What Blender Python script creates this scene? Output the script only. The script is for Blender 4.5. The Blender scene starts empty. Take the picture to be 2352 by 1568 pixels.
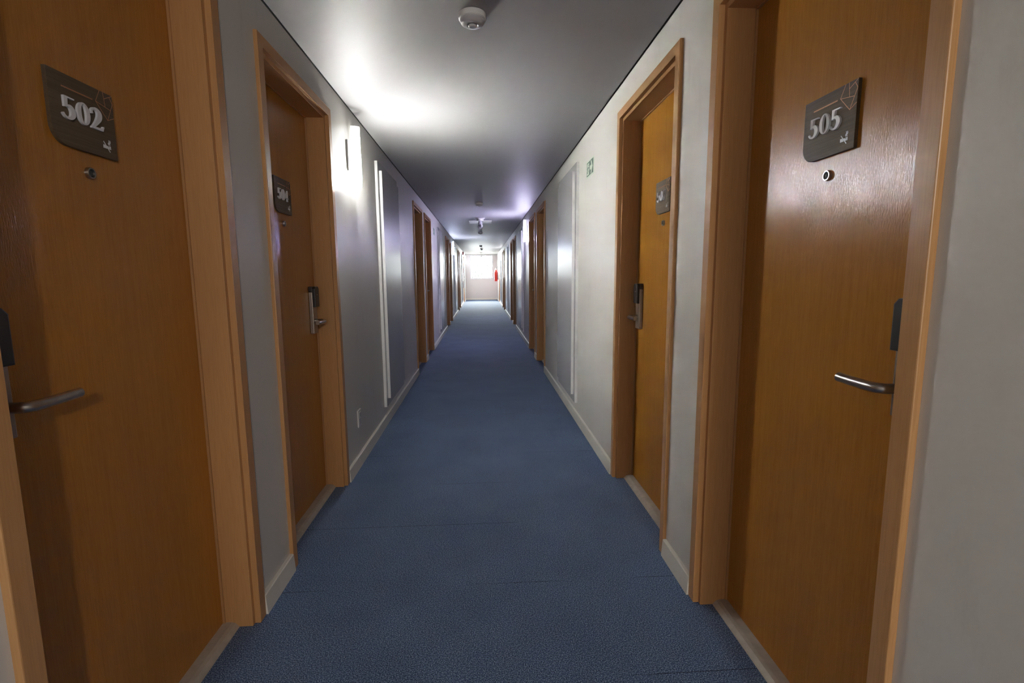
import bpy, bmesh, math, random
from mathutils import Matrix, Vector
random.seed(7)
PI = math.pi
S = bpy.context.scene
C = S.collection

# ---------------------------------------------------------------- layout (metres)
WX = 0.821            # wall face
H = 2.308             # ceiling
END = 25.7            # end wall
BACK = -6.5           # wall behind the viewpoint
PER = 5.47            # repeat of the room pairs along the corridor
DA, DB = 1.302, 2.496 # the two door centres in each pair
HO, HZ = 0.430, 2.128 # rough opening in the wall: half width, height
WT = 0.18             # wall thickness

# ---------------------------------------------------------------- materials
def new_mat(name):
    m = bpy.data.materials.new(name); m.use_nodes = True
    nt = m.node_tree; nt.nodes.clear()
    out = nt.nodes.new('ShaderNodeOutputMaterial')
    return m, nt, out

def link(nt, a, b): nt.links.new(a, b)

def principled(nt, out, col=(.5, .5, .5), rough=.5, metal=0., spec=.5):
    p = nt.nodes.new('ShaderNodeBsdfPrincipled')
    p.inputs['Base Color'].default_value = (*col, 1)
    p.inputs['Roughness'].default_value = rough
    p.inputs['Metallic'].default_value = metal
    p.inputs['Specular IOR Level'].default_value = spec
    link(nt, p.outputs[0], out.inputs[0])
    return p

def coords(nt, scale, kind='Object'):
    tc = nt.nodes.new('ShaderNodeTexCoord')
    mp = nt.nodes.new('ShaderNodeMapping')
    mp.inputs['Scale'].default_value = scale
    link(nt, tc.outputs[kind], mp.inputs['Vector'])
    return mp.outputs[0]

def noise(nt, vec, scale=1., detail=2., rough=.5):
    n = nt.nodes.new('ShaderNodeTexNoise')
    n.inputs['Scale'].default_value = scale
    n.inputs['Detail'].default_value = detail
    n.inputs['Roughness'].default_value = rough
    link(nt, vec, n.inputs['Vector'])
    return n.outputs['Fac']

def ramp(nt, fac, stops):
    r = nt.nodes.new('ShaderNodeValToRGB')
    e = r.color_ramp.elements
    while len(e) < len(stops): e.new(.5)
    for el, (p, c) in zip(e, stops):
        el.position = p; el.color = (*c, 1)
    link(nt, fac, r.inputs[0])
    return r.outputs[0]

def mixc(nt, fac, a, b, mode='MIX'):
    m = nt.nodes.new('ShaderNodeMix'); m.data_type = 'RGBA'; m.blend_type = mode
    if isinstance(fac, (int, float)): m.inputs[0].default_value = fac
    else: link(nt, fac, m.inputs[0])
    for s, v in ((m.inputs[6], a), (m.inputs[7], b)):
        if isinstance(v, tuple): s.default_value = (*v, 1)
        else: link(nt, v, s)
    return m.outputs[2]

def bump(nt, p, h, strength, dist):
    b = nt.nodes.new('ShaderNodeBump')
    b.inputs['Strength'].default_value = strength
    b.inputs['Distance'].default_value = dist
    link(nt, h, b.inputs['Height'])
    link(nt, b.outputs[0], p.inputs['Normal'])

def simple(name, col, rough=.5, metal=0., spec=.5, var=.06, nscale=6., bmp=0., bscale=200., bdist=.001):
    m, nt, out = new_mat(name)
    p = principled(nt, out, col, rough, metal, spec)
    v = coords(nt, (1, 1, 1))
    n = noise(nt, v, nscale, 3)
    lo = tuple(c*(1-var) for c in col); hi = tuple(min(1, c*(1+var)) for c in col)
    link(nt, ramp(nt, n, [(.3, lo), (.7, hi)]), p.inputs['Base Color'])
    if bmp: bump(nt, p, noise(nt, v, bscale, 2), bmp, bdist)
    return m

def wood(name, lo, hi, rough=.33, spec=.5, bmp=.3, horiz=False):
    m, nt, out = new_mat(name)
    p = principled(nt, out, hi, rough, 0, spec)
    st = (70, 70, 1.6) if not horiz else (70, 1.6, 70)
    v = coords(nt, st)
    g = noise(nt, v, 1.5, 6, .65)
    base = ramp(nt, g, [(.25, lo), (.75, hi)])
    st2 = (420, 420, 14) if not horiz else (420, 14, 420)
    v2 = coords(nt, st2)
    f = noise(nt, v2, 1., 2)
    fleck = ramp(nt, f, [(.38, (.91, .89, .86)), (.55, (1, 1, 1))])
    big = noise(nt, coords(nt, (2.2, 2.2, .9)), 1., 2)
    tone = ramp(nt, big, [(.3, (.9, .88, .86)), (.7, (1.05, 1.04, 1.02))])
    c = mixc(nt, 1., base, fleck, 'MULTIPLY')
    c = mixc(nt, 1., c, tone, 'MULTIPLY')
    link(nt, c, p.inputs['Base Color'])
    st3 = (430, 430, 60) if not horiz else (430, 60, 430)
    bump(nt, p, noise(nt, coords(nt, st3), 1., 2), bmp, .0012)
    return m

M = {}
M['leaf'] = wood('varnished_door_veneer', (.42, .176, .022), (.48, .208, .030), .21, .5, .65)
M['frame'] = wood('varnished_frame_veneer', (.50, .268, .108), (.54, .292, .124), .36, .45, .12)
M['frame_top'] = wood('varnished_frame_veneer_level', (.50, .268, .108), (.54, .292, .124), .36, .45, .12, True)
M['seal'] = simple('tan_door_seal', (.42, .22, .09), .5)
M['plaque'] = wood('dark_plaque_veneer', (.075, .054, .034), (.130, .098, .064), .55, .22, .08, True)
M['digit'] = simple('silver_digits', (.78, .78, .82), .45, .0, .5, .02)
M['copper'] = simple('copper_inlay', (.50, .22, .11), .35, .5)
M['steel'] = simple('brushed_steel', (.46, .43, .40), .30, 1., .5, .06, 60)
M['plate_steel'] = simple('satin_lock_steel', (.42, .36, .31), .42, .85, .5, .05, 60)
M['black'] = simple('black_plastic', (.016, .014, .015), .42)
M['lens'] = simple('dark_lens', (.03, .03, .035), .08)
M['stone'] = simple('polished_threshold', (.42, .38, .33), .32, 0, .5, .12, 30)
M['white'] = simple('white_plastic', (.74, .74, .73), .35, 0, .5, .02)
M['grey_white'] = simple('greyed_white_plastic', (.50, .50, .52), .30, 0, .5, .02)
M['laminate'] = simple('white_laminate_face', (.58, .58, .60), .24, 0, .5, .015, 3)
M['laminate_edge'] = simple('white_laminate_edge', (.80, .80, .79), .4, 0, .5, .01)
M['red'] = simple('red_enamel', (.42, .010, .008), .3, 0, .5, .05)
M['darkred'] = simple('dark_red_enamel', (.25, .02, .03), .35, 0, .5, .05)
M['green'] = simple('sign_green', (.030, .105, .072), .4, 0, .5, .03)
M['glow'] = simple('pale_sign_print', (.66, .76, .62), .45, 0, .5, .02)
M['skirt'] = simple('painted_skirting', (.80, .775, .70), .4, 0, .5, .03)
M['gap'] = simple('dark_shadow_gap', (.10, .10, .094), .8, 0, .1)
M['alu'] = simple('white_window_frame', (.72, .72, .78), .35, 0, .5, .02)
M['bark'] = simple('tree_bark', (.10, .08, .06), .8)
M['leaves'] = simple('pale_tree_leaves', (.021, .0245, .0215), .7, 0, .2, .3, 3)
M['ground'] = simple('outdoor_ground', (.12, .13, .09), .9, 0, .2, .2, .5)

def wall_mat():
    m, nt, out = new_mat('satin_wall_paint')
    p = principled(nt, out, (.46, .45, .42), .42, 0, .4)
    v = coords(nt, (1, 1, 1))
    tone = ramp(nt, noise(nt, v, 1.3, 4), [(.3, (.68, .66, .615)), (.7, (.74, .72, .675))])
    smudge = ramp(nt, noise(nt, coords(nt, (3, 3, 1.2)), 2.2, 6, .7), [(.30, (.86, .85, .83)), (.42, (1, 1, 1))])
    link(nt, mixc(nt, .5, tone, smudge, 'MULTIPLY'), p.inputs['Base Color'])
    bump(nt, p, noise(nt, v, 90, 3), .10, .001)
    return m
M['wall'] = wall_mat()

def ceil_mat():
    m, nt, out = new_mat('ceiling_paint')
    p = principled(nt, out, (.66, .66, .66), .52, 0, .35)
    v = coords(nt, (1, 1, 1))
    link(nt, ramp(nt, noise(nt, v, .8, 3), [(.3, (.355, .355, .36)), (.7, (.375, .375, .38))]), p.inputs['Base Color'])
    bump(nt, p, noise(nt, coords(nt, (.25, 3.0, 1)), 1., 2), .22, .004)
    return m
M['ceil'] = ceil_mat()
M['endwall'] = simple('cool_end_wall_paint', (.66, .645, .66), .45, 0, .4, .02, 1.5, .08, 90)

def carpet_mat():
    m, nt, out = new_mat('blue_loop_carpet')
    p = principled(nt, out, (.03, .06, .12), .9, 0, .2)
    p.inputs['Sheen Weight'].default_value = .04; p.inputs['Sheen Tint'].default_value = (.5, .7, 1, 1)
    v = coords(nt, (1, 1, 1))
    a = noise(nt, v, 270, 2, .6)
    b = noise(nt, v, 560, 1, .5)
    loops = ramp(nt, a, [(.32, (.009, .019, .055)), (.5, (.064, .108, .215)), (.66, (.29, .38, .55))])
    fleck = ramp(nt, b, [(.35, (.55, .6, .65)), (.62, (1.35, 1.3, 1.25))])
    c = mixc(nt, 1., loops, fleck, 'MULTIPLY')
    broad = ramp(nt, noise(nt, coords(nt, (1, 1, 1)), 2.4, 4, .6), [(.3, (.86, .86, .88)), (.7, (1.12, 1.12, 1.1))])
    c = mixc(nt, 1., c, broad, 'MULTIPLY')
    # seams between carpet tiles, half a metre apart
    sx = nt.nodes.new('ShaderNodeSeparateXYZ'); tc = nt.nodes.new('ShaderNodeTexCoord')
    link(nt, tc.outputs['Object'], sx.inputs[0])
    def seam(sock, off):
        ad = nt.nodes.new('ShaderNodeMath'); ad.operation = 'ADD'; ad.inputs[1].default_value = off
        link(nt, sock, ad.inputs[0])
        pp = nt.nodes.new('ShaderNodeMath'); pp.operation = 'PINGPONG'; pp.inputs[1].default_value = .25
        link(nt, ad.outputs[0], pp.inputs[0])
        lt = nt.nodes.new('ShaderNodeMath'); lt.operation = 'LESS_THAN'; lt.inputs[1].default_value = .0016
        link(nt, pp.outputs[0], lt.inputs[0])
        return lt.outputs[0]
    s1 = seam(sx.outputs[1], 50 - .385)
    gate = ramp(nt, noise(nt, coords(nt, (1.6, 1.6, 1)), 1., 2), [(.47, (0, 0, 0)), (.55, (.75, .75, .75))])
    mu = nt.nodes.new('ShaderNodeMath'); mu.operation = 'MULTIPLY'
    link(nt, s1, mu.inputs[0]); link(nt, gate, mu.inputs[1])
    c = mixc(nt, mu.outputs[0], c, (.004, .008, .02))
    link(nt, c, p.inputs['Base Color'])
    bump(nt, p, a, .35, .004)
    return m
M['carpet'] = carpet_mat()

def lamp_mat(name, col, strength):
    m, nt, out = new_mat(name)
    p = principled(nt, out, (.8, .8, .8), .35)
    p.inputs['Emission Color'].default_value = (*col, 1)
    tc = nt.nodes.new('ShaderNodeTexCoord'); sx = nt.nodes.new('ShaderNodeSeparateXYZ')
    link(nt, tc.outputs['Object'], sx.inputs[0])
    # the lamp sits low in the tube: the glow dies away towards the top
    def math_(op, a, b):
        n = nt.nodes.new('ShaderNodeMath'); n.operation = op
        for k, v in ((0, a), (1, b)):
            if isinstance(v, (int, float)): n.inputs[k].default_value = v
            else: link(nt, v, n.inputs[k])
        return n.outputs[0]
    z = math_('SUBTRACT', sx.outputs[2], 1.83)
    e = math_('POWER', 2.718, math_('MULTIPLY', z, -12.))
    sn = nt.nodes.new('ShaderNodeSeparateXYZ'); link(nt, tc.outputs['Normal'], sn.inputs[0])
    front = math_('ADD', math_('MULTIPLY', math_('POWER', math_('MAXIMUM', sn.outputs[0], 0.), 2.2), .985), .015)   # frosted glass is brightest across the front
    e = math_('MULTIPLY', e, front)
    ge = nt.nodes.new('ShaderNodeNewGeometry')
    e = math_('MULTIPLY', e, math_('SUBTRACT', 1., ge.outputs['Backfacing']))   # only the outer skin of the glass glows
    e = math_('ADD', math_('MULTIPLY', e, strength*2.15), .6)
    link(nt, e, p.inputs['Emission Strength'])
    return m

def glass_mat():
    m, nt, out = new_mat('window_glass')
    t = nt.nodes.new('ShaderNodeBsdfTransparent'); t.inputs[0].default_value = (.96, .98, .97, 1)
    g = nt.nodes.new('ShaderNodeBsdfGlossy'); g.inputs['Roughness'].default_value = .02
    f = nt.nodes.new('ShaderNodeFresnel'); f.inputs[0].default_value = 1.45
    mx = nt.nodes.new('ShaderNodeMixShader')
    link(nt, f.outputs[0], mx.inputs[0]); link(nt, t.outputs[0], mx.inputs[1]); link(nt, g.outputs[0], mx.inputs[2])
    link(nt, mx.outputs[0], out.inputs[0])
    return m
M['glass'] = glass_mat()

# ---------------------------------------------------------------- mesh helpers
def box(bm, x0, x1, y0, y1, z0, z1, bev=0., seg=1):
    vs = [bm.verts.new((x, y, z)) for x in (x0, x1) for y in (y0, y1) for z in (z0, z1)]
    q = [(0, 1, 3, 2), (4, 6, 7, 5), (0, 4, 5, 1), (2, 3, 7, 6), (0, 2, 6, 4), (1, 5, 7, 3)]
    fs = [bm.faces.new([vs[i] for i in f]) for f in q]
    if bev:
        es = list({e for f in fs for e in f.edges})
        bmesh.ops.bevel(bm, geom=es, offset=bev, segments=seg, affect='EDGES', profile=.5)

def prism(bm, poly, x0, x1, bev=0.):
    """poly in the local (y, z) plane, extruded along x"""
    a = [bm.verts.new((x0, y, z)) for y, z in poly]
    b = [bm.verts.new((x1, y, z)) for y, z in poly]
    n = len(poly); top = bm.faces.new(b); bm.faces.new(a[::-1])
    for i in range(n):
        bm.faces.new((a[i], a[(i+1) % n], b[(i+1) % n], b[i]))
    if bev:
        bmesh.ops.bevel(bm, geom=list(top.edges), offset=bev, segments=2, affect='EDGES', profile=.5)

def strip(bm, L, R, x0, x1, closed=False):
    """solid ribbon between two point rows in (y, z)"""
    n = len(L)
    v = [[bm.verts.new((x, *p)) for p in row] for x in (x0, x1) for row in (L, R)]
    aL, aR, bL, bR = v
    rng = range(n if closed else n-1)
    for i in rng:
        j = (i+1) % n
        bm.faces.new((bL[i], bL[j], bR[j], bR[i])); bm.faces.new((aL[j], aL[i], aR[i], aR[j]))
        bm.faces.new((aL[i], aL[j], bL[j], bL[i])); bm.faces.new((aR[j], aR[i], bR[i], bR[j]))
    if not closed:
        bm.faces.new((aL[0], bL[0], bR[0], aR[0])); bm.faces.new((aL[-1], aR[-1], bR[-1], bL[-1]))

def ushape(bm, yo, zo, yi, zi, x0, x1, bev=0.):
    prism(bm, [(-yo, 0), (-yo, zo), (yo, zo), (yo, 0), (yi, 0), (yi, zi), (-yi, zi), (-yi, 0)], x0, x1, bev)

def lathe(bm, prof, origin, axis='Z', n=32, caps=True):
    """prof: (radius, height) pairs around an axis"""
    rings = []
    o = Vector(origin)
    for r, h in prof:
        ring = []
        for k in range(n):
            a = 2*PI*k/n
            u, w = r*math.cos(a), r*math.sin(a)
            p = {'Z': (u, w, h), 'X': (h, u, w), 'Y': (w, h, u)}[axis]
            ring.append(bm.verts.new(o + Vector(p)))
        rings.append(ring)
    for A, B in zip(rings, rings[1:]):
        for k in range(n):
            bm.faces.new((A[k], A[(k+1) % n], B[(k+1) % n], B[k]))
    if caps:
        bm.faces.new(rings[0][::-1]); bm.faces.new(rings[-1])

def tube(bm, pts, r, n=16):
    pts = [Vector(p) for p in pts]; rings = []
    up = Vector((0, 0, 1))
    for i, p in enumerate(pts):
        d = (pts[min(i+1, len(pts)-1)] - pts[max(i-1, 0)]).normalized()
        s = d.cross(up)
        if s.length < 1e-3: s = d.cross(Vector((1, 0, 0)))
        s.normalize(); t = s.cross(d)
        rr = r[i] if isinstance(r, (list, tuple)) else r
        rings.append([bm.verts.new(p + rr*(math.cos(2*PI*k/n)*s + math.sin(2*PI*k/n)*t)) for k in range(n)])
    for A, B in zip(rings, rings[1:]):
        for k in range(n):
            bm.faces.new((A[k], A[(k+1) % n], B[(k+1) % n], B[k]))
    bm.faces.new(rings[0][::-1]); bm.faces.new(rings[-1])

def catmull(pts, sub=8):
    out = []
    P = [pts[0]] + list(pts) + [pts[-1]]
    for i in range(1, len(P)-2):
        for s in range(sub):
            t = s/sub
            out.append(tuple(.5*((2*P[i][k]) + (-P[i-1][k]+P[i+1][k])*t + (2*P[i-1][k]-5*P[i][k]+4*P[i+1][k]-P[i+2][k])*t*t
                       + (-P[i-1][k]+3*P[i][k]-3*P[i+1][k]+P[i+2][k])*t**3) for k in range(len(pts[0]))))
    out.append(tuple(pts[-1]))
    return out

def mesh(name, bm, mat, smooth=None, mats=None):
    bmesh.ops.recalc_face_normals(bm, faces=bm.faces)
    me = bpy.data.meshes.new(name); bm.to_mesh(me); bm.free()
    for mm in (mats or [mat]): me.materials.append(mm)
    if smooth is not None:
        for p in me.polygons: p.use_smooth = True
        me.set_sharp_from_angle(angle=math.radians(smooth))
    return me

def ob(name, me, parent=None, label=None, cat=None, group=None, kind=None, loc=None, rz=0.):
    o = bpy.data.objects.new(name, me); C.objects.link(o)
    if parent: o.parent = parent
    if loc is not None: o.location = loc
    o.rotation_euler = (0, 0, rz)
    for k, v in (('label', label), ('category', cat), ('group', group), ('kind', kind)):
        if v: o[k] = v
    return o

def copy_tree(o, parent=None):
    c = o.copy(); C.objects.link(c)
    if parent: c.parent = parent
    for ch in list(o.children): copy_tree(ch, c)
    return c

def bmn(): return bmesh.new()

# ---------------------------------------------------------------- setting
def door_slots():
    out = []
    for k in range(5):
        out.append((k, 'A', DA + k*PER))
        if k < 4: out.append((k, 'B', DB + k*PER))
    return out
SLOTS = door_slots()

for side, sg in (('left', -1), ('right', 1)):
    bm = bmn()
    def wb(x0, x1, y0, y1, z0, z1):
        a, b = sorted((sg*x0, sg*x1)); box(bm, a, b, y0, y1, z0, z1)
    y = BACK
    for k, t, yc in SLOTS:
        wb(WX, WX+WT, y, yc-HO, 0, 2.42)
        wb(WX, WX+WT, yc-HO, yc+HO, HZ, 2.42)
        y = yc+HO
    wb(WX, WX+WT, y, END, 0, 2.42)
    wb(WX+WT, WX+WT+.05, BACK, END, -.05, 2.45)
    ob('wall_'+side, mesh('wall_'+side, bm, M['wall']), kind='structure', cat='wall',
       label='pale grey satin painted corridor wall on the %s, pierced by wooden doors' % side)
    # skirting, in lengths between the door casings
    bm = bmn()
    y = BACK
    def sk(y0, y1):
        if y1-y0 < .01: return
        prof = [(0, .0), (0, .076), (.013, .076), (.016, .073), (.022, 0)]
        a = [bm.verts.new((sg*(WX-p), y0, z)) for p, z in prof]
        b = [bm.verts.new((sg*(WX-p), y1, z)) for p, z in prof]
        bm.faces.new(a); bm.faces.new(b[::-1])
        for i in range(len(prof)):
            j = (i+1) % len(prof)
            bm.faces.new((a[i], a[j], b[j], b[i]))
    for k, t, yc in SLOTS:
        sk(y, yc-.457); y = yc+.457
    sk(y, END)
    ob('baseboard_'+side, mesh('baseboard_'+side, bm, M['skirt']), kind='structure', cat='skirting board',
       label='cream painted skirting board along the foot of the %s wall' % side)

bm = bmn()
box(bm, -1.05, 1.05, BACK-.05, END+.05, -.06, 0)
ob('floor', mesh('floor', bm, M['carpet']), kind='structure', cat='carpet',
   label='dark blue flecked loop-pile carpet tiles running down the corridor')
bm = bmn()
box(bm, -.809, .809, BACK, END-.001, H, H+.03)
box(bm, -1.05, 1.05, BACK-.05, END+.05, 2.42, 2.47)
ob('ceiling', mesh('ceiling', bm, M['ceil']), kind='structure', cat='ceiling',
   label='smooth pale grey corridor ceiling with narrow dark shadow gaps at both edges')

for side, sg in (('left', -1), ('right', 1)):
    bm = bmn(); a, b = sorted((sg*(WX-.0004), sg*(WX-.0022))); box(bm, a, b, BACK, END-.002, H+.003, H+.08)
    ob('trim_'+side, mesh('trim_'+side, bm, M['gap']), kind='structure', cat='shadow gap',
       label='thin dark recessed line between the ceiling and the %s wall' % side)

# end wall with a window opening
WX0, WX1, WZ0, WZ1 = -.555, .575, 1.075, 2.25
bm = bmn()
box(bm, -1.05, WX0, END, END+.15, 0, 2.45); box(bm, WX1, 1.05, END, END+.15, 0, 2.45)
box(bm, WX0, WX1, END, END+.15, 0, WZ0); box(bm, WX0, WX1, END, END+.15, WZ1, 2.45)
ob('wall_end', mesh('wall_end', bm, M['endwall']), kind='structure', cat='wall',
   label='pale wall closing the far end of the corridor, holding the bright window')
bm = bmn()
box(bm, -WX, WX, END-.016, END, 0, .085, .003)
ob('baseboard_end', mesh('baseboard_end', bm, M['skirt']), kind='structure', cat='skirting board',
   label='cream skirting board below the window on the end wall')
bm = bmn()
box(bm, -1.05, 1.05, BACK-.15, BACK, 0, 2.45)
ob('wall_back', mesh('wall_back', bm, M['wall']), kind='structure', cat='wall',
   label='pale wall closing the corridor behind the viewpoint')

def rect_frame(bm, x0, x1, z0, z1, w, y0, y1, bev=.003):
    box(bm, x0, x0+w, y0, y1, z0, z1, bev); box(bm, x1-w, x1, y0, y1, z0, z1, bev)
    box(bm, x0+w, x1-w, y0, y1, z0, z0+w, bev); box(bm, x0+w, x1-w, y0, y1, z1-w, z1, bev)
win = ob('window_1', None, loc=(0, END, 0), kind='structure', cat='window',
         label='square white framed window at the far end, glowing with daylight over a pale tree')
bm = bmn(); rect_frame(bm, WX0-.035, WX1+.035, WZ0-.035, WZ1+.035, .055, -.018, .0)
ob('window_surround', mesh('window_surround', bm, M['alu']), win)
bm = bmn(); rect_frame(bm, WX0, WX1, WZ0, WZ1, .032, .03, .075)
ob('window_frame', mesh('window_frame', bm, M['alu']), win)
bm = bmn(); box(bm, WX0+.03, WX1-.03, .05, .056, WZ0+.03, WZ1-.03)
ob('window_pane', mesh('window_pane', bm, M['glass']), win)
for hx in (-.25, .3):
    bm = bmn(); box(bm, hx-.03, hx+.03, .012, .032, WZ0+.006, WZ0+.032, .003)
    ob('window_latch', mesh('window_latch', bm, M['alu']), win)

# ---------------------------------------------------------------- doors
# local axes: +X out of the wall into the corridor, +Y to the viewer's right when facing the door, Z up; origin on the wall face
DX = {}
bm = bmn()
ushape(bm, .456, 2.164, .412, 2.122, .0003, .015, .0025)
ushape(bm, .4295, 2.1275, .412, 2.122, -.02, .0005)
DX['casing'] = mesh('casing', bm, M['frame'])
bm = bmn()
ushape(bm, .4295, 2.1275, .396, 2.105, -.16, -.006, .002)
DX['jamb'] = mesh('jamb', bm, M['frame'])
bm = bmn(); box(bm, -.149, -.109, -.3935, .3935, .012, 2.1035, .0015)
DX['leaf'] = mesh('leaf', bm, M['leaf'])
bm = bmn(); ushape(bm, .3958, 2.1048, .3895, 2.099, -.1085, -.101)
DX['seal'] = mesh('seal', bm, M['seal'])
bm = bmn()
prof = [(-.125, 0), (-.125, .0195), (-.108, .0195), (-.080, .0185), (-.068, .0150), (-.057, .004), (-.054, 0)]
a = [bm.verts.new((x, -.3957, z)) for x, z in prof]; b = [bm.verts.new((x, .3957, z)) for x, z in prof]
bm.faces.new(a); bm.faces.new(b[::-1])
for i in range(len(prof)):
    j = (i+1) % len(prof); bm.faces.new((a[i], a[j], b[j], b[i]))
DX['threshold'] = mesh('threshold', bm, M['stone'])

# plaque: 196 x 160 mm, one generously rounded lower-left corner
def mm(pts): return [(y/1000, z/1000) for y, z in pts]
pl = [(-98, 80), (98, 80), (98, -80)]
for k in range(0, 11):
    a_ = -PI/2 - k/10*PI/2
    pl.append((-98+42+42*math.cos(a_), -80+42+42*math.sin(a_)))
bm = bmn(); prism(bm, mm(pl), 0, .0088, .0004)
DX['plaque'] = mesh('plaque', bm, M['plaque'])

def ribbon(bm, pts, x0, x1, sub=8):
    P = catmull(pts, sub) if sub > 1 else pts
    L, R = [], []
    for i, (x, y, w) in enumerate(P):
        p0, p1 = P[max(i-1, 0)], P[min(i+1, len(P)-1)]
        dx, dy = p1[0]-p0[0], p1[1]-p0[1]; l = math.hypot(dx, dy) or 1
        nx, ny = -dy/l, dx/l
        L.append((x+nx*w, y+ny*w)); R.append((x-nx*w, y-ny*w))
    strip(bm, L, R, x0, x1)

def glyph(ch):
    bm = bmn(); T = .0055; HH = 49; W = 1/1000*HH; KX = .93
    def sc(pts): return [(p[0]*W*KX, p[1]*W, p[2]*W) for p in pts]
    def pg(pts): prism(bm, [(p[0]*W*KX, p[1]*W) for p in pts], 0, T*.985)
    if ch == '0':
        n = 48
        L = [(W*KX*(.42+.42*math.cos(2*PI*k/n)), W*(.5+.515*math.sin(2*PI*k/n))) for k in range(n)]
        R = [(W*KX*(.42+.165*math.cos(2*PI*k/n)), W*(.5+.455*math.sin(2*PI*k/n))) for k in range(n)]
        strip(bm, L, R, 0, T, True)
    elif ch == '5':
        pg([(.15, 1.0), (.15, .50), (.34, .56), (.38, .93), (.38, 1.0)])
        pg([(.30, .93), (.30, 1.0), (.80, .985), (.80, .925)])
        ribbon(bm, sc([(.20, .525, .03), (.36, .585, .05), (.54, .55, .10), (.66, .40, .135), (.66, .25, .135), (.54, .09, .09),
                       (.36, .02, .05), (.16, .07, .045), (.03, .20, .045)]), 0, T)
    elif ch == '2':
        ribbon(bm, sc([(.14, .70, .05), (.12, .84, .055), (.26, .965, .05), (.48, .955, .08), (.64, .80, .14), (.62, .60, .145), (.42, .34, .10),
                       (.18, .12, .06), (.04, .04, .03)]), 0, T)
        pg([(0, 0), (.80, -.01), (.90, .22), (.82, .23), (.74, .12), (.02, .09)])
    elif ch == '4':
        pg([(.50, -.04), (.72, -.04), (.72, 1.02), (.58, 1.02), (.50, .86)])
        ribbon(bm, sc([(.62, 1.0, .035), (.03, .29, .04)]), 0, T, 1)
        pg([(0, .24), (.88, .24), (.88, .31), (0, .31)])
    elif ch == '7':
        pg([(.02, .78), (.08, 1.0), (.86, 1.0), (.86, .93), (.16, .93), (.08, .78)])
        pg([(.70, .96), (.86, 1.0), (.46, 0), (.22, 0)])
    return mesh('digit_mesh', bm, M['digit'])
GL = {c: glyph(c) for c in '05247'}
# copper line and faceted outline, no-smoking pictogram
def segs(pairs, w, x0, x1, m):
    bm = bmn()
    for (x_, y_), (u_, v_) in pairs:
        ribbon(bm, [(x_/1000, y_/1000, w/1000), (u_/1000, v_/1000, w/1000)], x0, x1, 1)
    return mesh('inlay', bm, m)
DX['line'] = segs([((-61, 50), (30, 50))], 1.5, .009, .0094, M['copper'])
f_ = dict(a=(56, 79.5), b=(40, 50), c=(67, 79.5), d=(71, 46), e=(70, 64.5), f=(97.5, 79), g=(88, 73), h=(97, 59), i=(88, 42), j=(75, 14), k=(97.5, 25))
DX['facets'] = segs([(f_[p], f_[q]) for p, q in ('ab', 'bi', 'cd', 'ef', 'gh', 'hj', 'bj', 'jk')], .75, .009, .0093, M['copper'])
bm = bmn()
X0, X1 = .009, .0095
for poly in ([(50, -57), (50, -49), (57, -49), (63, -57)], [(61, -50), (66, -50), (70, -56), (68, -57)], [(69, -57), (69, -49), (71.5, -49), (71.5, -57)], [(73, -57), (73, -49), (75.5, -49), (75.5, -57)]):
    prism(bm, mm(poly), X0, X1)
ribbon(bm, [(.052, -.041, .0011), (.072, -.064, .0011)], X0, X1, 1)
for o_ in (0, 4):
    ribbon(bm, [((69.5+o_)/1000, -.047, .0009), ((68+o_)/1000, -.043, .0011), ((71+o_)/1000, -.040, .0010), ((70+o_)/1000, -.035, .0008)], X0, X1, 5)
DX['nosmoke'] = mesh('no_smoking', bm, M['digit'])
bm = bmn(); lathe(bm, [(.0135, 0), (.0135, .006), (.0125, .0085), (.0100, .0085), (.0092, .005)], (0, 0, 0), 'X', 28, False)
DX['peep'] = mesh('peephole', bm, M['steel'], 40)
bm = bmn(); lathe(bm, [(.0094, .003), (.0085, .0062), (.005, .0075), (.001, .008)], (0, 0, 0), 'X', 24, True)
DX['peeplens'] = mesh('peephole_lens', bm, M['lens'], 60)
# lock: steel body, black reader cap, lever
bm = bmn(); box(bm, 0, .020, -.034, .034, -.128, .100, .0025, 2)
DX['lock'] = mesh('lock_body', bm, M['plate_steel'])
bm = bmn()
box(bm, .0, .0205, -.0345, .0345, .1003, .130, .003, 2)
pr = [(-.0335, .018), (.0335, .018), (.0335, .118), (.022, .1300), (-.022, .1300), (-.0335, .118)]
prism(bm, pr, .0202, .036, .004)
DX['reader'] = mesh('card_reader', bm, M['black'])
bm = bmn(); lathe(bm, [(.0026, .0358), (.0026, .0366)], (0, 0, .085), 'X', 12)
DX['led'] = mesh('indicator_light', bm, M['white'])
def lever(sign):
    bm = bmn()
    lathe(bm, [(.0125, .019), (.0125, .028)], (0, 0, -.060), 'X', 20)
    ctrl = [(.026, 0, -.060), (.052, 0, -.060), (.066, .004, -.060), (.073, .016, -.0605), (.074, .035, -.061), (.073, .09, -.061), (.072, .128, -.060)]
    tube(bm, [(x, sign*y, z) for x, y, z in catmull(ctrl, 5)], .0108, 18)
    return mesh('lever_handle', bm, M['steel'], 50)
DX['lever_pos'], DX['lever_neg'] = lever(1), lever(-1)

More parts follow.
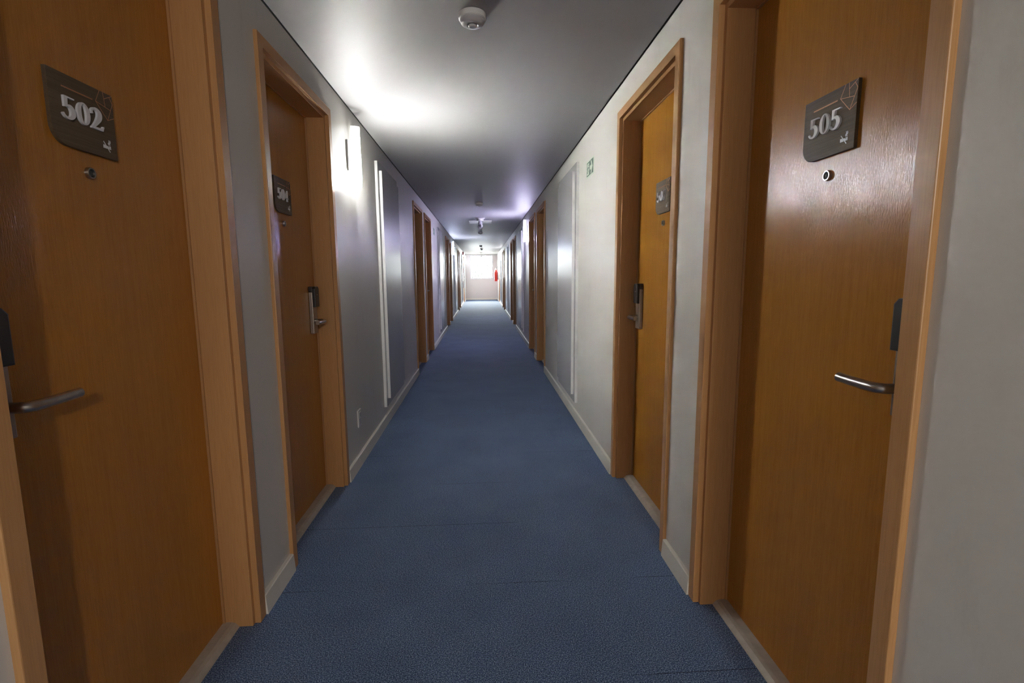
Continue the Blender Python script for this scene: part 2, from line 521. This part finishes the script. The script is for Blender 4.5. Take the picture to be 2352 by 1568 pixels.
def make_door(name, side, yc, lock, number, label):
    """lock = +1: lock at the viewer's right"""
    sg = -1 if side == 'left' else 1
    d = ob(name, None, loc=(sg*WX, yc, 0), rz=0 if sg < 0 else PI, label=label, cat='door', group='guest room doors along the corridor', kind='structure')
    ob('door_casing', DX['casing'], d); ob('door_jamb', DX['jamb'], d); ob('door_leaf', DX['leaf'], d)
    ob('door_seal', DX['seal'], d); ob('door_threshold', DX['threshold'], d)
    p = ob('number_plaque', DX['plaque'], d, loc=(-.1088, 0, 1.63))
    ob('copper_line', DX['line'], p); ob('copper_facet_outline', DX['facets'], p); ob('no_smoking_symbol', DX['nosmoke'], p)
    if number:
        for ch, yy in zip(number, (-.0705, -.0275, .0125)):
            ob('digit', GL[ch], p, loc=(.0088, yy, -.0195))
        p['label'] = 'dark wood plaque with raised silver number '+number
    q = ob('peephole', DX['peep'], d, loc=(-.1092, .004, 1.502)); ob('peephole_lens', DX['peeplens'], q)
    l = ob('door_lock', DX['lock'], d, loc=(-.1092, lock*.322, 1.065))
    r = ob('card_reader', DX['reader'], l); r['label'] = 'black card reader cover'
    ob('indicator_light', DX['led'], l)
    ob('lever_handle', DX['lever_neg'] if lock > 0 else DX['lever_pos'], l)
    return d

ordn = ['first', 'second', 'third', 'fourth', 'fifth', 'sixth', 'seventh', 'eighth', 'ninth']
n = 0
for i, (k, t, yc) in enumerate(SLOTS):
    for side in ('left', 'right'):
        n += 1
        base = {'left': [502, 504], 'right': [505, 507]}[side]
        num = str(base[i]) if i < 2 else None
        lock = (-1 if t == 'A' else 1)*(1 if side == 'left' else -1)
        if num:
            lab = 'orange-brown veneered room door with dark plaque reading %s in %s wall' % (num, side)
        elif i == 8:
            lab = 'farthest brown room door in the %s wall, nearest the end window' % side
        else:
            lab = 'closed brown room door, %s from the viewpoint in the %s wall' % (ordn[i], side)
        make_door('door_%d' % n, side, yc, lock, num, lab)

# ---------------------------------------------------------------- things on the walls
def place(sg, y): return dict(loc=(sg*WX, y, 0), rz=0 if sg < 0 else PI)

# white two-layer panels (local +Y is mirrored on the right wall, they are symmetric)
bm = bmn(); box(bm, 0, .022, -.455, .455, .15, 2.157, .001)
me_b = mesh('back_board', bm, None, mats=[M['laminate_edge'], M['laminate']])
bm = bmn(); box(bm, .0222, .044, -.395, .395, .213, 2.092, .001)
me_f = mesh('front_board', bm, None, mats=[M['laminate_edge'], M['laminate']])
for me in (me_b, me_f):
    for p in me.polygons:
        if p.normal.x > .9 and p.area > .1: p.material_index = 1
for k in range(4):
    for side, sg in (('left', -1), ('right', 1)):
        w = ['nearest the viewpoint, after the first two doors', 'between the fourth and fifth doors', 'between the sixth and seventh doors', 'before the last door'][k]
        p = ob('wall_panel', None, **place(sg, 4.605+k*PER), cat='wall panel', group='white layered panels along the walls',
               label='tall white two-layer panel on %s wall %s' % (side, w))
        ob('back_board', me_b, p); ob('front_board', me_f, p)

# wall lamps
bm = bmn(); box(bm, .0, .010, -.19, .19, 1.912, 2.102, .002)
me_plate = mesh('back_plate', bm, M['white'])
bm = bmn()
for yy in (-.13, .13):
    pass
lathe(bm, [(.0045, .010), (.0045, .0115), (.003, .0125)], (0, 0, 0), 'X', 12)
me_scr = mesh('plate_screws', bm, M['steel'])
bm = bmn()
nn = 20
rows = []
for z in (1.832, 1.90, 1.95, 2.0, 2.05, 2.10, 2.15, 2.205):
    rows.append([bm.verts.new((0.0105+.050*math.sin(PI*k/nn), -.033*math.cos(PI*k/nn), z)) for k in range(nn+1)])
for A, B in zip(rows, rows[1:]):
    for k in range(nn): bm.faces.new((A[k], A[k+1], B[k+1], B[k]))
me_diff0 = mesh('diffuser', bm, M['white'], 60)
lamp_cols = [(-1, (1., .985, .925), 980, 'after the door numbered 504'), (1, (.66, .62, 1.), 900, 'just past its fourth door'), (-1, (.62, .71, 1.), 800, 'just past its sixth door'),
             (1, (.92, .93, 1.), 420, 'just past its eighth door'), (-1, (.88, .89, 1.), 170, 'beside the end window')]
for k, (sg, col, st, where) in enumerate(lamp_cols):
    side = 'left' if sg < 0 else 'right'
    s = ob('wall_sconce', None, **place(sg, 3.425+k*PER if k < 4 else 25.28), cat='wall lamp', group='lit tube lamps on the walls',
           label='lit white half-tube wall lamp on %s wall %s' % (side, where))
    pl_ = ob('back_plate', me_plate, s, loc=(0, .075 if sg < 0 else -.075, 0)); 
    for yy in (-.13, .13):
        for zz in (1.955, 2.06): ob('plate_screw', me_scr, pl_, loc=(0, yy, zz))
    bl = bpy.data.lights.new('lamp_bulb', 'POINT'); bl.energy = st*.0045; bl.color = col; bl.shadow_soft_size = .012
    bo = bpy.data.objects.new('lamp_bulb', bl); C.objects.link(bo); bo.parent = s; bo.location = (.030, 0, 1.885)
    d = me_diff0.copy(); d.materials.clear(); d.materials.append(lamp_mat('lamp_glass_%s' % ordn[k], col, st))
    ob('diffuser', d, s, label='glowing frosted glass half tube')

# sockets
bm = bmn(); box(bm, 0, .009, -.038, .038, .252, .366, .003, 2)
me_fp = mesh('face_plate', bm, M['white'])
bm = bmn(); box(bm, .0088, .0125, -.020, .020, .315, .352, .0015); prism(bm, [(-.020, .268), (.020, .268), (.020, .310), (-.020, .310)], .0088, .0105, .001)
me_in = mesh('socket_insert', bm, M['grey_white'])
for k, sg in ((0, -1), (1, 1), (2, -1), (3, 1)):
    side = 'left' if sg < 0 else 'right'
    w = ['beside the door numbered 504', 'below the first lamp of that wall', 'below the second lamp of that wall', 'below the last lamp of that wall'][k]
    s = ob('wall_socket', None, **place(sg, 3.285+k*PER), cat='wall socket', group='white sockets low on the walls', label='small white socket plate low on %s wall %s' % (side, w))
    ob('face_plate', me_fp, s); ob('socket_insert', me_in, s)

# green exit direction signs
def sign(sg, y, mirror, label, z=2.023):
    mr = -1 if mirror else 1
    s = ob('exit_sign', None, loc=(sg*WX, y, z), rz=0 if sg < 0 else PI, cat='sign', group='green exit direction signs', label=label)
    bm = bmn(); box(bm, 0, .003, -.119, .119, -.060, .060, .0005)
    b = ob('sign_board', mesh('sign_board', bm, M['glow']), s)
    bm = bmn(); box(bm, .003, .0036, -.108, .108, -.050, .050)
    ob('green_field', mesh('green_field', bm, M['green']), s)
    bm = bmn()
    def P(poly, x0=.0036, x1=.0041): prism(bm, [(mr*p[0]/1000, p[1]/1000) for p in poly], x0, x1)
    P([(0, -17), (0, 13), (46, 13), (28, 43), (50, 43), (88, -2), (50, -47), (28, -47), (46, -17)])
    ob('arrow', mesh('arrow', bm, M['glow']), s)
    bm = bmn()
    P([(-92, -42), (-92, 40), (-28, 40), (-28, -42)])
    ob('doorway_symbol', mesh('doorway_symbol', bm, M['glow']), s)
    bm = bmn()
    n_ = 16
    P([(-58+8*math.cos(2*PI*i/n_), 28+8*math.sin(2*PI*i/n_)) for i in range(n_)], .0041, .0045)
    def rb(pts): ribbon(bm, [(mr*x/1000, y_/1000, w/1000) for x, y_, w in pts], .0041, .0045, 1)
    rb([(-60, 18, 8), (-66, -8, 7)]); rb([(-62, 16, 3.5), (-78, 8, 3.5), (-84, -4, 3)]); rb([(-58, 16, 3.5), (-46, 4, 3.5), (-36, 10, 3)])
    rb([(-64, -6, 5), (-52, -18, 4.5), (-54, -36, 4)]); rb([(-67, -6, 5), (-76, -22, 4.5), (-90, -26, 4)])
    ob('running_figure', mesh('running_figure', bm, M['green']), s)
sign(1, 3.727, False, 'small green exit sign with arrow and running figure on right wall')
sign(-1, 9.07, True, 'small green exit sign on left wall past its fourth door')

# ---------------------------------------------------------------- things on the ceiling
bm = bmn(); lathe(bm, [(.050, 0), (.056, -.004), (.056, -.024), (.052, -.027)], (0, 0, 0), 'Z', 40)
me_d1 = mesh('detector_base', bm, M['white'], 35)
bm = bmn(); lathe(bm, [(.0505, -.0268), (.0515, -.031), (.046, -.040), (.036, -.046), (.024, -.047), (.020, -.043), (.019, -.0425)], (0, 0, 0), 'Z', 40)
me_d2 = mesh('detector_dome', bm, M['grey_white'], 40)
bm = bmn(); lathe(bm, [(.0165, -.0420), (.0165, -.051), (.013, -.054)], (0, 0, 0), 'Z', 24)
me_d3 = mesh('sensor_tip', bm, M['grey_white'], 35)
for y, w in ((2.19, 'nearest the viewpoint'), (7.56, 'ahead of the camera bracket'), (12.6, 'beyond the camera bracket'), (18.28, 'far down the corridor before the dome'), (23.45, 'beneath the far ceiling hatch')):
    d = ob('smoke_detector', None, loc=(-.006, y, H), cat='smoke detector', group='round white detectors along the ceiling', label='round white smoke detector on ceiling, %s' % w)
    ob('detector_base', me_d1, d); ob('detector_dome', me_d2, d); ob('sensor_tip', me_d3, d)

bm = bmn(); box(bm, -.222, .222, -.25, .25, -.006, 0, .001)
me_h = mesh('hatch_panel', bm, M['laminate_edge'])
bm = bmn(); rect = .205
for x0, x1, y0, y1 in ((-.222, .222, -.25, -.232), (-.222, .222, .232, .25), (-.222, -.206, -.232, .232), (.206, .222, -.232, .232)): box(bm, x0, x1, y0, y1, -.010, -.0058, .001)
me_hf = mesh('hatch_rim', bm, M['laminate_edge'])
for y, w in ((10.17, 'behind the hanging camera'), (23.95, 'close to the end window')):
    h = ob('ceiling_hatch', None, loc=(.003, y, H), cat='ceiling hatch', group='white hatches in the ceiling', label='flat white square ceiling hatch %s' % w)
    ob('hatch_panel', me_h, h); ob('hatch_rim', me_hf, h)

cam = ob('security_camera', None, loc=(.0, 9.50, H), cat='security camera', label='white bracket camera with dark lens hanging from the ceiling mid corridor')
bm = bmn(); lathe(bm, [(.088, 0), (.088, -.006), (.07, -.020), (.062, -.05), (.064, -.056), (.03, -.060)], (0, 0, 0), 'Z', 32)
ob('ceiling_mount', mesh('ceiling_mount', bm, M['white'], 40), cam)
bm = bmn(); lathe(bm, [(.032, -.058), (.036, -.085), (.042, -.10), (.044, -.118)], (0, 0, 0), 'Z', 24)
ob('camera_neck', mesh('camera_neck', bm, M['grey_white'], 40), cam)
bm = bmn(); lathe(bm, [(.02, .07), (.042, .055), (.047, 0), (.045, -.05), (.036, -.066), (.030, -.068)], (0, 0, -.150), 'Y', 28)
hd = ob('camera_head', mesh('camera_head', bm, M['grey_white'], 50), cam)
bm = bmn(); lathe(bm, [(.0285, -.066), (.026, -.0695), (.014, -.072)], (0, 0, -.150), 'Y', 24)
ob('camera_lens', mesh('camera_lens', bm, M['lens'], 50), hd)

dm = ob('dome_camera', None, loc=(.022, 20.05, H), cat='security camera', label='small dark ceiling dome camera far down the corridor')
bm = bmn(); lathe(bm, [(.062, 0), (.062, -.018), (.055, -.024)], (0, 0, 0), 'Z', 28)
ob('ceiling_mount', mesh('ceiling_mount', bm, M['white'], 35), dm)
bm = bmn(); lathe(bm, [(.052, -.023), (.050, -.04), (.040, -.06), (.022, -.073), (.004, -.077)], (0, 0, 0), 'Z', 28)
ob('dome_cover', mesh('dome_cover', bm, M['lens'], 60), dm)
sp = ob('sprinkler', None, loc=(.006, 24.9, H), cat='sprinkler', label='tiny dark pendant fitting on the ceiling in front of the end window')
bm = bmn(); lathe(bm, [(.03, 0), (.03, -.006), (.012, -.01), (.012, -.10), (.016, -.105), (.016, -.12)], (0, 0, 0), 'Z', 20)
ob('pendant_stem', mesh('pendant_stem', bm, M['grey_white'], 35), sp)
bm = bmn(); lathe(bm, [(.012, -.12), (.026, -.130), (.026, -.150), (.010, -.165)], (0, 0, 0), 'Z', 20)
ob('pendant_tip', mesh('pendant_tip', bm, M['black'], 35), sp)

# ---------------------------------------------------------------- fire equipment near the end
ax = ob('fire_alarm', None, **place(-1, 22.15), cat='fire alarm', label='small dark red round alarm high on left wall above the hose cabinet')
bm = bmn(); lathe(bm, [(.075, 0), (.078, .02), (.072, .045), (.05, .06), (.02, .064)], (0, 0, 2.205), 'X', 28)
ob('alarm_bell', mesh('alarm_bell', bm, M['darkred'], 40), ax)
bm = bmn(); box(bm, 0, .03, -.045, .045, 2.08, 2.128, .004)
ob('wall_mount', mesh('wall_mount', bm, M['darkred']), ax)

hc = ob('hose_cabinet', None, **place(-1, 22.10), cat='fire hose cabinet', label='narrow dark red fire cabinet with white front on left wall near the end')
bm = bmn(); box(bm, 0, .045, -.14, .14, .70, 1.655, .003)
ob('cabinet_frame', mesh('cabinet_frame', bm, M['darkred']), hc)
bm = bmn(); box(bm, .0452, .080, -.15, .15, .69, 1.665, .004)
ob('cabinet_door', mesh('cabinet_door', bm, M['white']), hc, label='white cabinet door')
bm = bmn(); box(bm, .0802, .09, -.12, -.10, 1.13, 1.23, .003)
ob('cabinet_latch', mesh('cabinet_latch', bm, M['darkred']), hc)

ex = ob('fire_extinguisher', None, loc=(.705, 24.55, 0), cat='fire extinguisher', label='red fire extinguisher hung on right wall beside the end window')
bm = bmn(); lathe(bm, [(.070, .95), (.078, .955), (.080, .975), (.080, 1.40), (.072, 1.455), (.045, 1.495), (.028, 1.51)], (0, 0, 0), 'Z', 32)
ob('cylinder_body', mesh('cylinder_body', bm, M['red'], 40), ex)
bm = bmn(); lathe(bm, [(.020, 1.508), (.020, 1.54), (.026, 1.545), (.026, 1.575), (.012, 1.585)], (0, 0, 0), 'Z', 20)
v_ = ob('valve', mesh('valve', bm, M['steel'], 35), ex)
bm = bmn(); tube(bm, [(.005, -.01, 1.575), (.035, -.02, 1.62), (.065, -.03, 1.665)], .009, 10); tube(bm, [(.0, 0, 1.57), (.06, -.02, 1.60)], .007, 10)
ob('squeeze_handle', mesh('squeeze_handle', bm, M['black'], 50), v_)
bm = bmn(); tube(bm, catmull([(-.02, -.01, 1.56), (-.05, -.03, 1.535), (-.070, -.06, 1.43), (-.070, -.064, 1.25), (-.066, -.066, 1.05)], 5), .009, 10)
ob('discharge_hose', mesh('discharge_hose', bm, M['darkred'], 50), ex)
bm = bmn(); box(bm, -.058, -.030, -.0815, -.074, 1.40, 1.475, .002)
ob('pressure_tag', mesh('pressure_tag', bm, M['white']), ex)
bm = bmn(); box(bm, .076, .116, .0, .03, 1.02, 1.40, .003)
ob('wall_mount', mesh('wall_mount', bm, M['white']), ex)

# ---------------------------------------------------------------- outdoors
bm = bmn()
for X_ in range(-6, 6):
    for Y_ in range(0, 8):
        q = [(X_*3, END+.4+Y_*4), (X_*3+3, END+.4+Y_*4), (X_*3+3, END+4.4+Y_*4), (X_*3, END+4.4+Y_*4)]
        bm.faces.new([bm.verts.new((x, y, -4)) for x, y in q])
bmesh.ops.remove_doubles(bm, verts=bm.verts, dist=.01)
ob('ground_outside', mesh('ground_outside', bm, M['ground']), kind='structure', cat='ground', label='pale ground outside below the end window')
tr = ob('tree_outside', None, loc=(.2, END+9, -4), cat='tree', label='pale hazy leafy tree seen through the end window')
bm = bmn(); tube(bm, [(0, 0, 0), (.05, 0, 2), (0, .05, 4), (-.1, 0, 6.3)], [.2, .16, .13, .06], 12)
for a_ in range(5): tube(bm, [(0, 0, 3.2+.4*a_), (.8*math.cos(a_*2.4), .5*math.sin(a_*2.4), 4.4+.4*a_)], [.07, .02], 8)
ob('trunk', mesh('trunk', bm, M['bark'], 50), tr)
bm = bmn()
for i in range(5200):
    cl = random.choice([(-.7, 0, 5.6, .75), (.5, .2, 5.3, .8), (0, -.3, 6.3, .7), (-1.1, .2, 4.7, .7), (1.1, 0, 4.6, .7), (.2, .3, 4.4, .6), (-.3, 0, 5.0, .7), (.9, -.2, 6.0, .5)])
    d = Vector((random.gauss(0, 1), random.gauss(0, 1), random.gauss(0, 1))).normalized()*cl[3]*random.random()**.4
    c = Vector(cl[:3])+d
    u = Vector((random.gauss(0, 1), random.gauss(0, 1), random.gauss(0, 1))).normalized()
    w = u.cross(Vector((random.gauss(0, 1), random.gauss(0, 1), random.gauss(0, 1)))).normalized()
    L_, W_ = .085, .035
    bm.faces.new([bm.verts.new(c+p) for p in (-u*L_, w*W_, u*L_, -w*W_)])
ob('foliage', mesh('foliage', bm, M['leaves']), tr)

# ---------------------------------------------------------------- daylight, rear fill and rear lamp
wd = bpy.data.worlds.new('daylight'); S.world = wd; wd.use_nodes = True
bg = wd.node_tree.nodes['Background']
bg.inputs[0].default_value = (.93, .97, 1, 1); bg.inputs[1].default_value = 150.0
pd = bpy.data.lights.new('window_portal', 'AREA'); pd.shape = 'RECTANGLE'; pd.size = 1.1; pd.size_y = 1.15
pd.cycles.is_portal = True
po = bpy.data.objects.new('window_portal', pd); C.objects.link(po)
po.location = (.01, END+.16, 1.66); po.rotation_euler = (-PI/2, 0, 0)

# unseen fill added at the back wall to brighten jambs facing the viewpoint
ld = bpy.data.lights.new('rear_fill', 'AREA'); ld.shape = 'RECTANGLE'; ld.size = 1.3; ld.size_y = 1.6
ld.energy = 27; ld.color = (1, .94, .89)
lo_ = bpy.data.objects.new('rear_fill', ld); C.objects.link(lo_)
lo_.location = (0, BACK+.06, 1.25); lo_.rotation_euler = (PI/2, 0, 0)

# the next lamp of the row, on the right wall just behind the viewpoint
rl = bpy.data.lights.new('rear_lamp', 'POINT'); rl.energy = 60; rl.color = (1, .93, .87); rl.shadow_soft_size = .07
ro = bpy.data.objects.new('rear_lamp', rl); C.objects.link(ro); ro.location = (WX-.085, 3.39-PER, 2.02)

# ---------------------------------------------------------------- camera
f, pitch, yaw, roll = 1141.05, -.13302, .05901, .00763
cy, sy, cp, sp_, cr, sr = math.cos(yaw), math.sin(yaw), math.cos(pitch), math.sin(pitch), math.cos(roll), math.sin(roll)
A = Matrix(((cy, -sy, 0), (sy, cy, 0), (0, 0, 1)))
B = Matrix(((1, 0, 0), (0, cp, sp_), (0, -sp_, cp)))
D = Matrix(((cr, 0, -sr), (0, 1, 0), (sr, 0, cr)))
Rm = D @ B @ A
right, fwd, up = Rm[0], Rm[1], Rm[2]
cd = bpy.data.cameras.new('camera'); co = bpy.data.objects.new('camera', cd); C.objects.link(co)
cd.sensor_width = 36; cd.sensor_fit = 'HORIZONTAL'; cd.lens = f*36/2352; cd.clip_start = .02; cd.clip_end = 200
mw = Matrix(((right[0], up[0], -fwd[0], .017), (right[1], up[1], -fwd[1], 0), (right[2], up[2], -fwd[2], 1.25), (0, 0, 0, 1)))
co.matrix_world = mw
S.camera = co

S.view_settings.view_transform = 'Standard'
S.view_settings.look = 'None'
S.view_settings.exposure = 0.62
# gentle film-like shoulder so the lamps and the window roll off to white
vs = S.view_settings; vs.use_curve_mapping = True
cm = vs.curve_mapping; cm.white_level = (6, 6, 6); cm.black_level = (0, 0, 0); cm.use_clip = False
cc = cm.curves[3]
for L_, o_ in ((.25, .25), (.5, .46), (.8, .62), (1.3, .77), (2.2, .89), (3.6, .965)): cc.points.new(L_/6, o_)
cc.points[0].location = (0, 0); cc.points[-1].location = (1, 1)
cm.update()
S.cycles.use_denoising = True
S.cycles.max_bounces = 10
S.cycles.diffuse_bounces = 6
S.cycles.glossy_bounces = 5
S.cycles.sample_clamp_indirect = 4.0
S.cycles.caustics_reflective = False
S.cycles.caustics_refractive = False
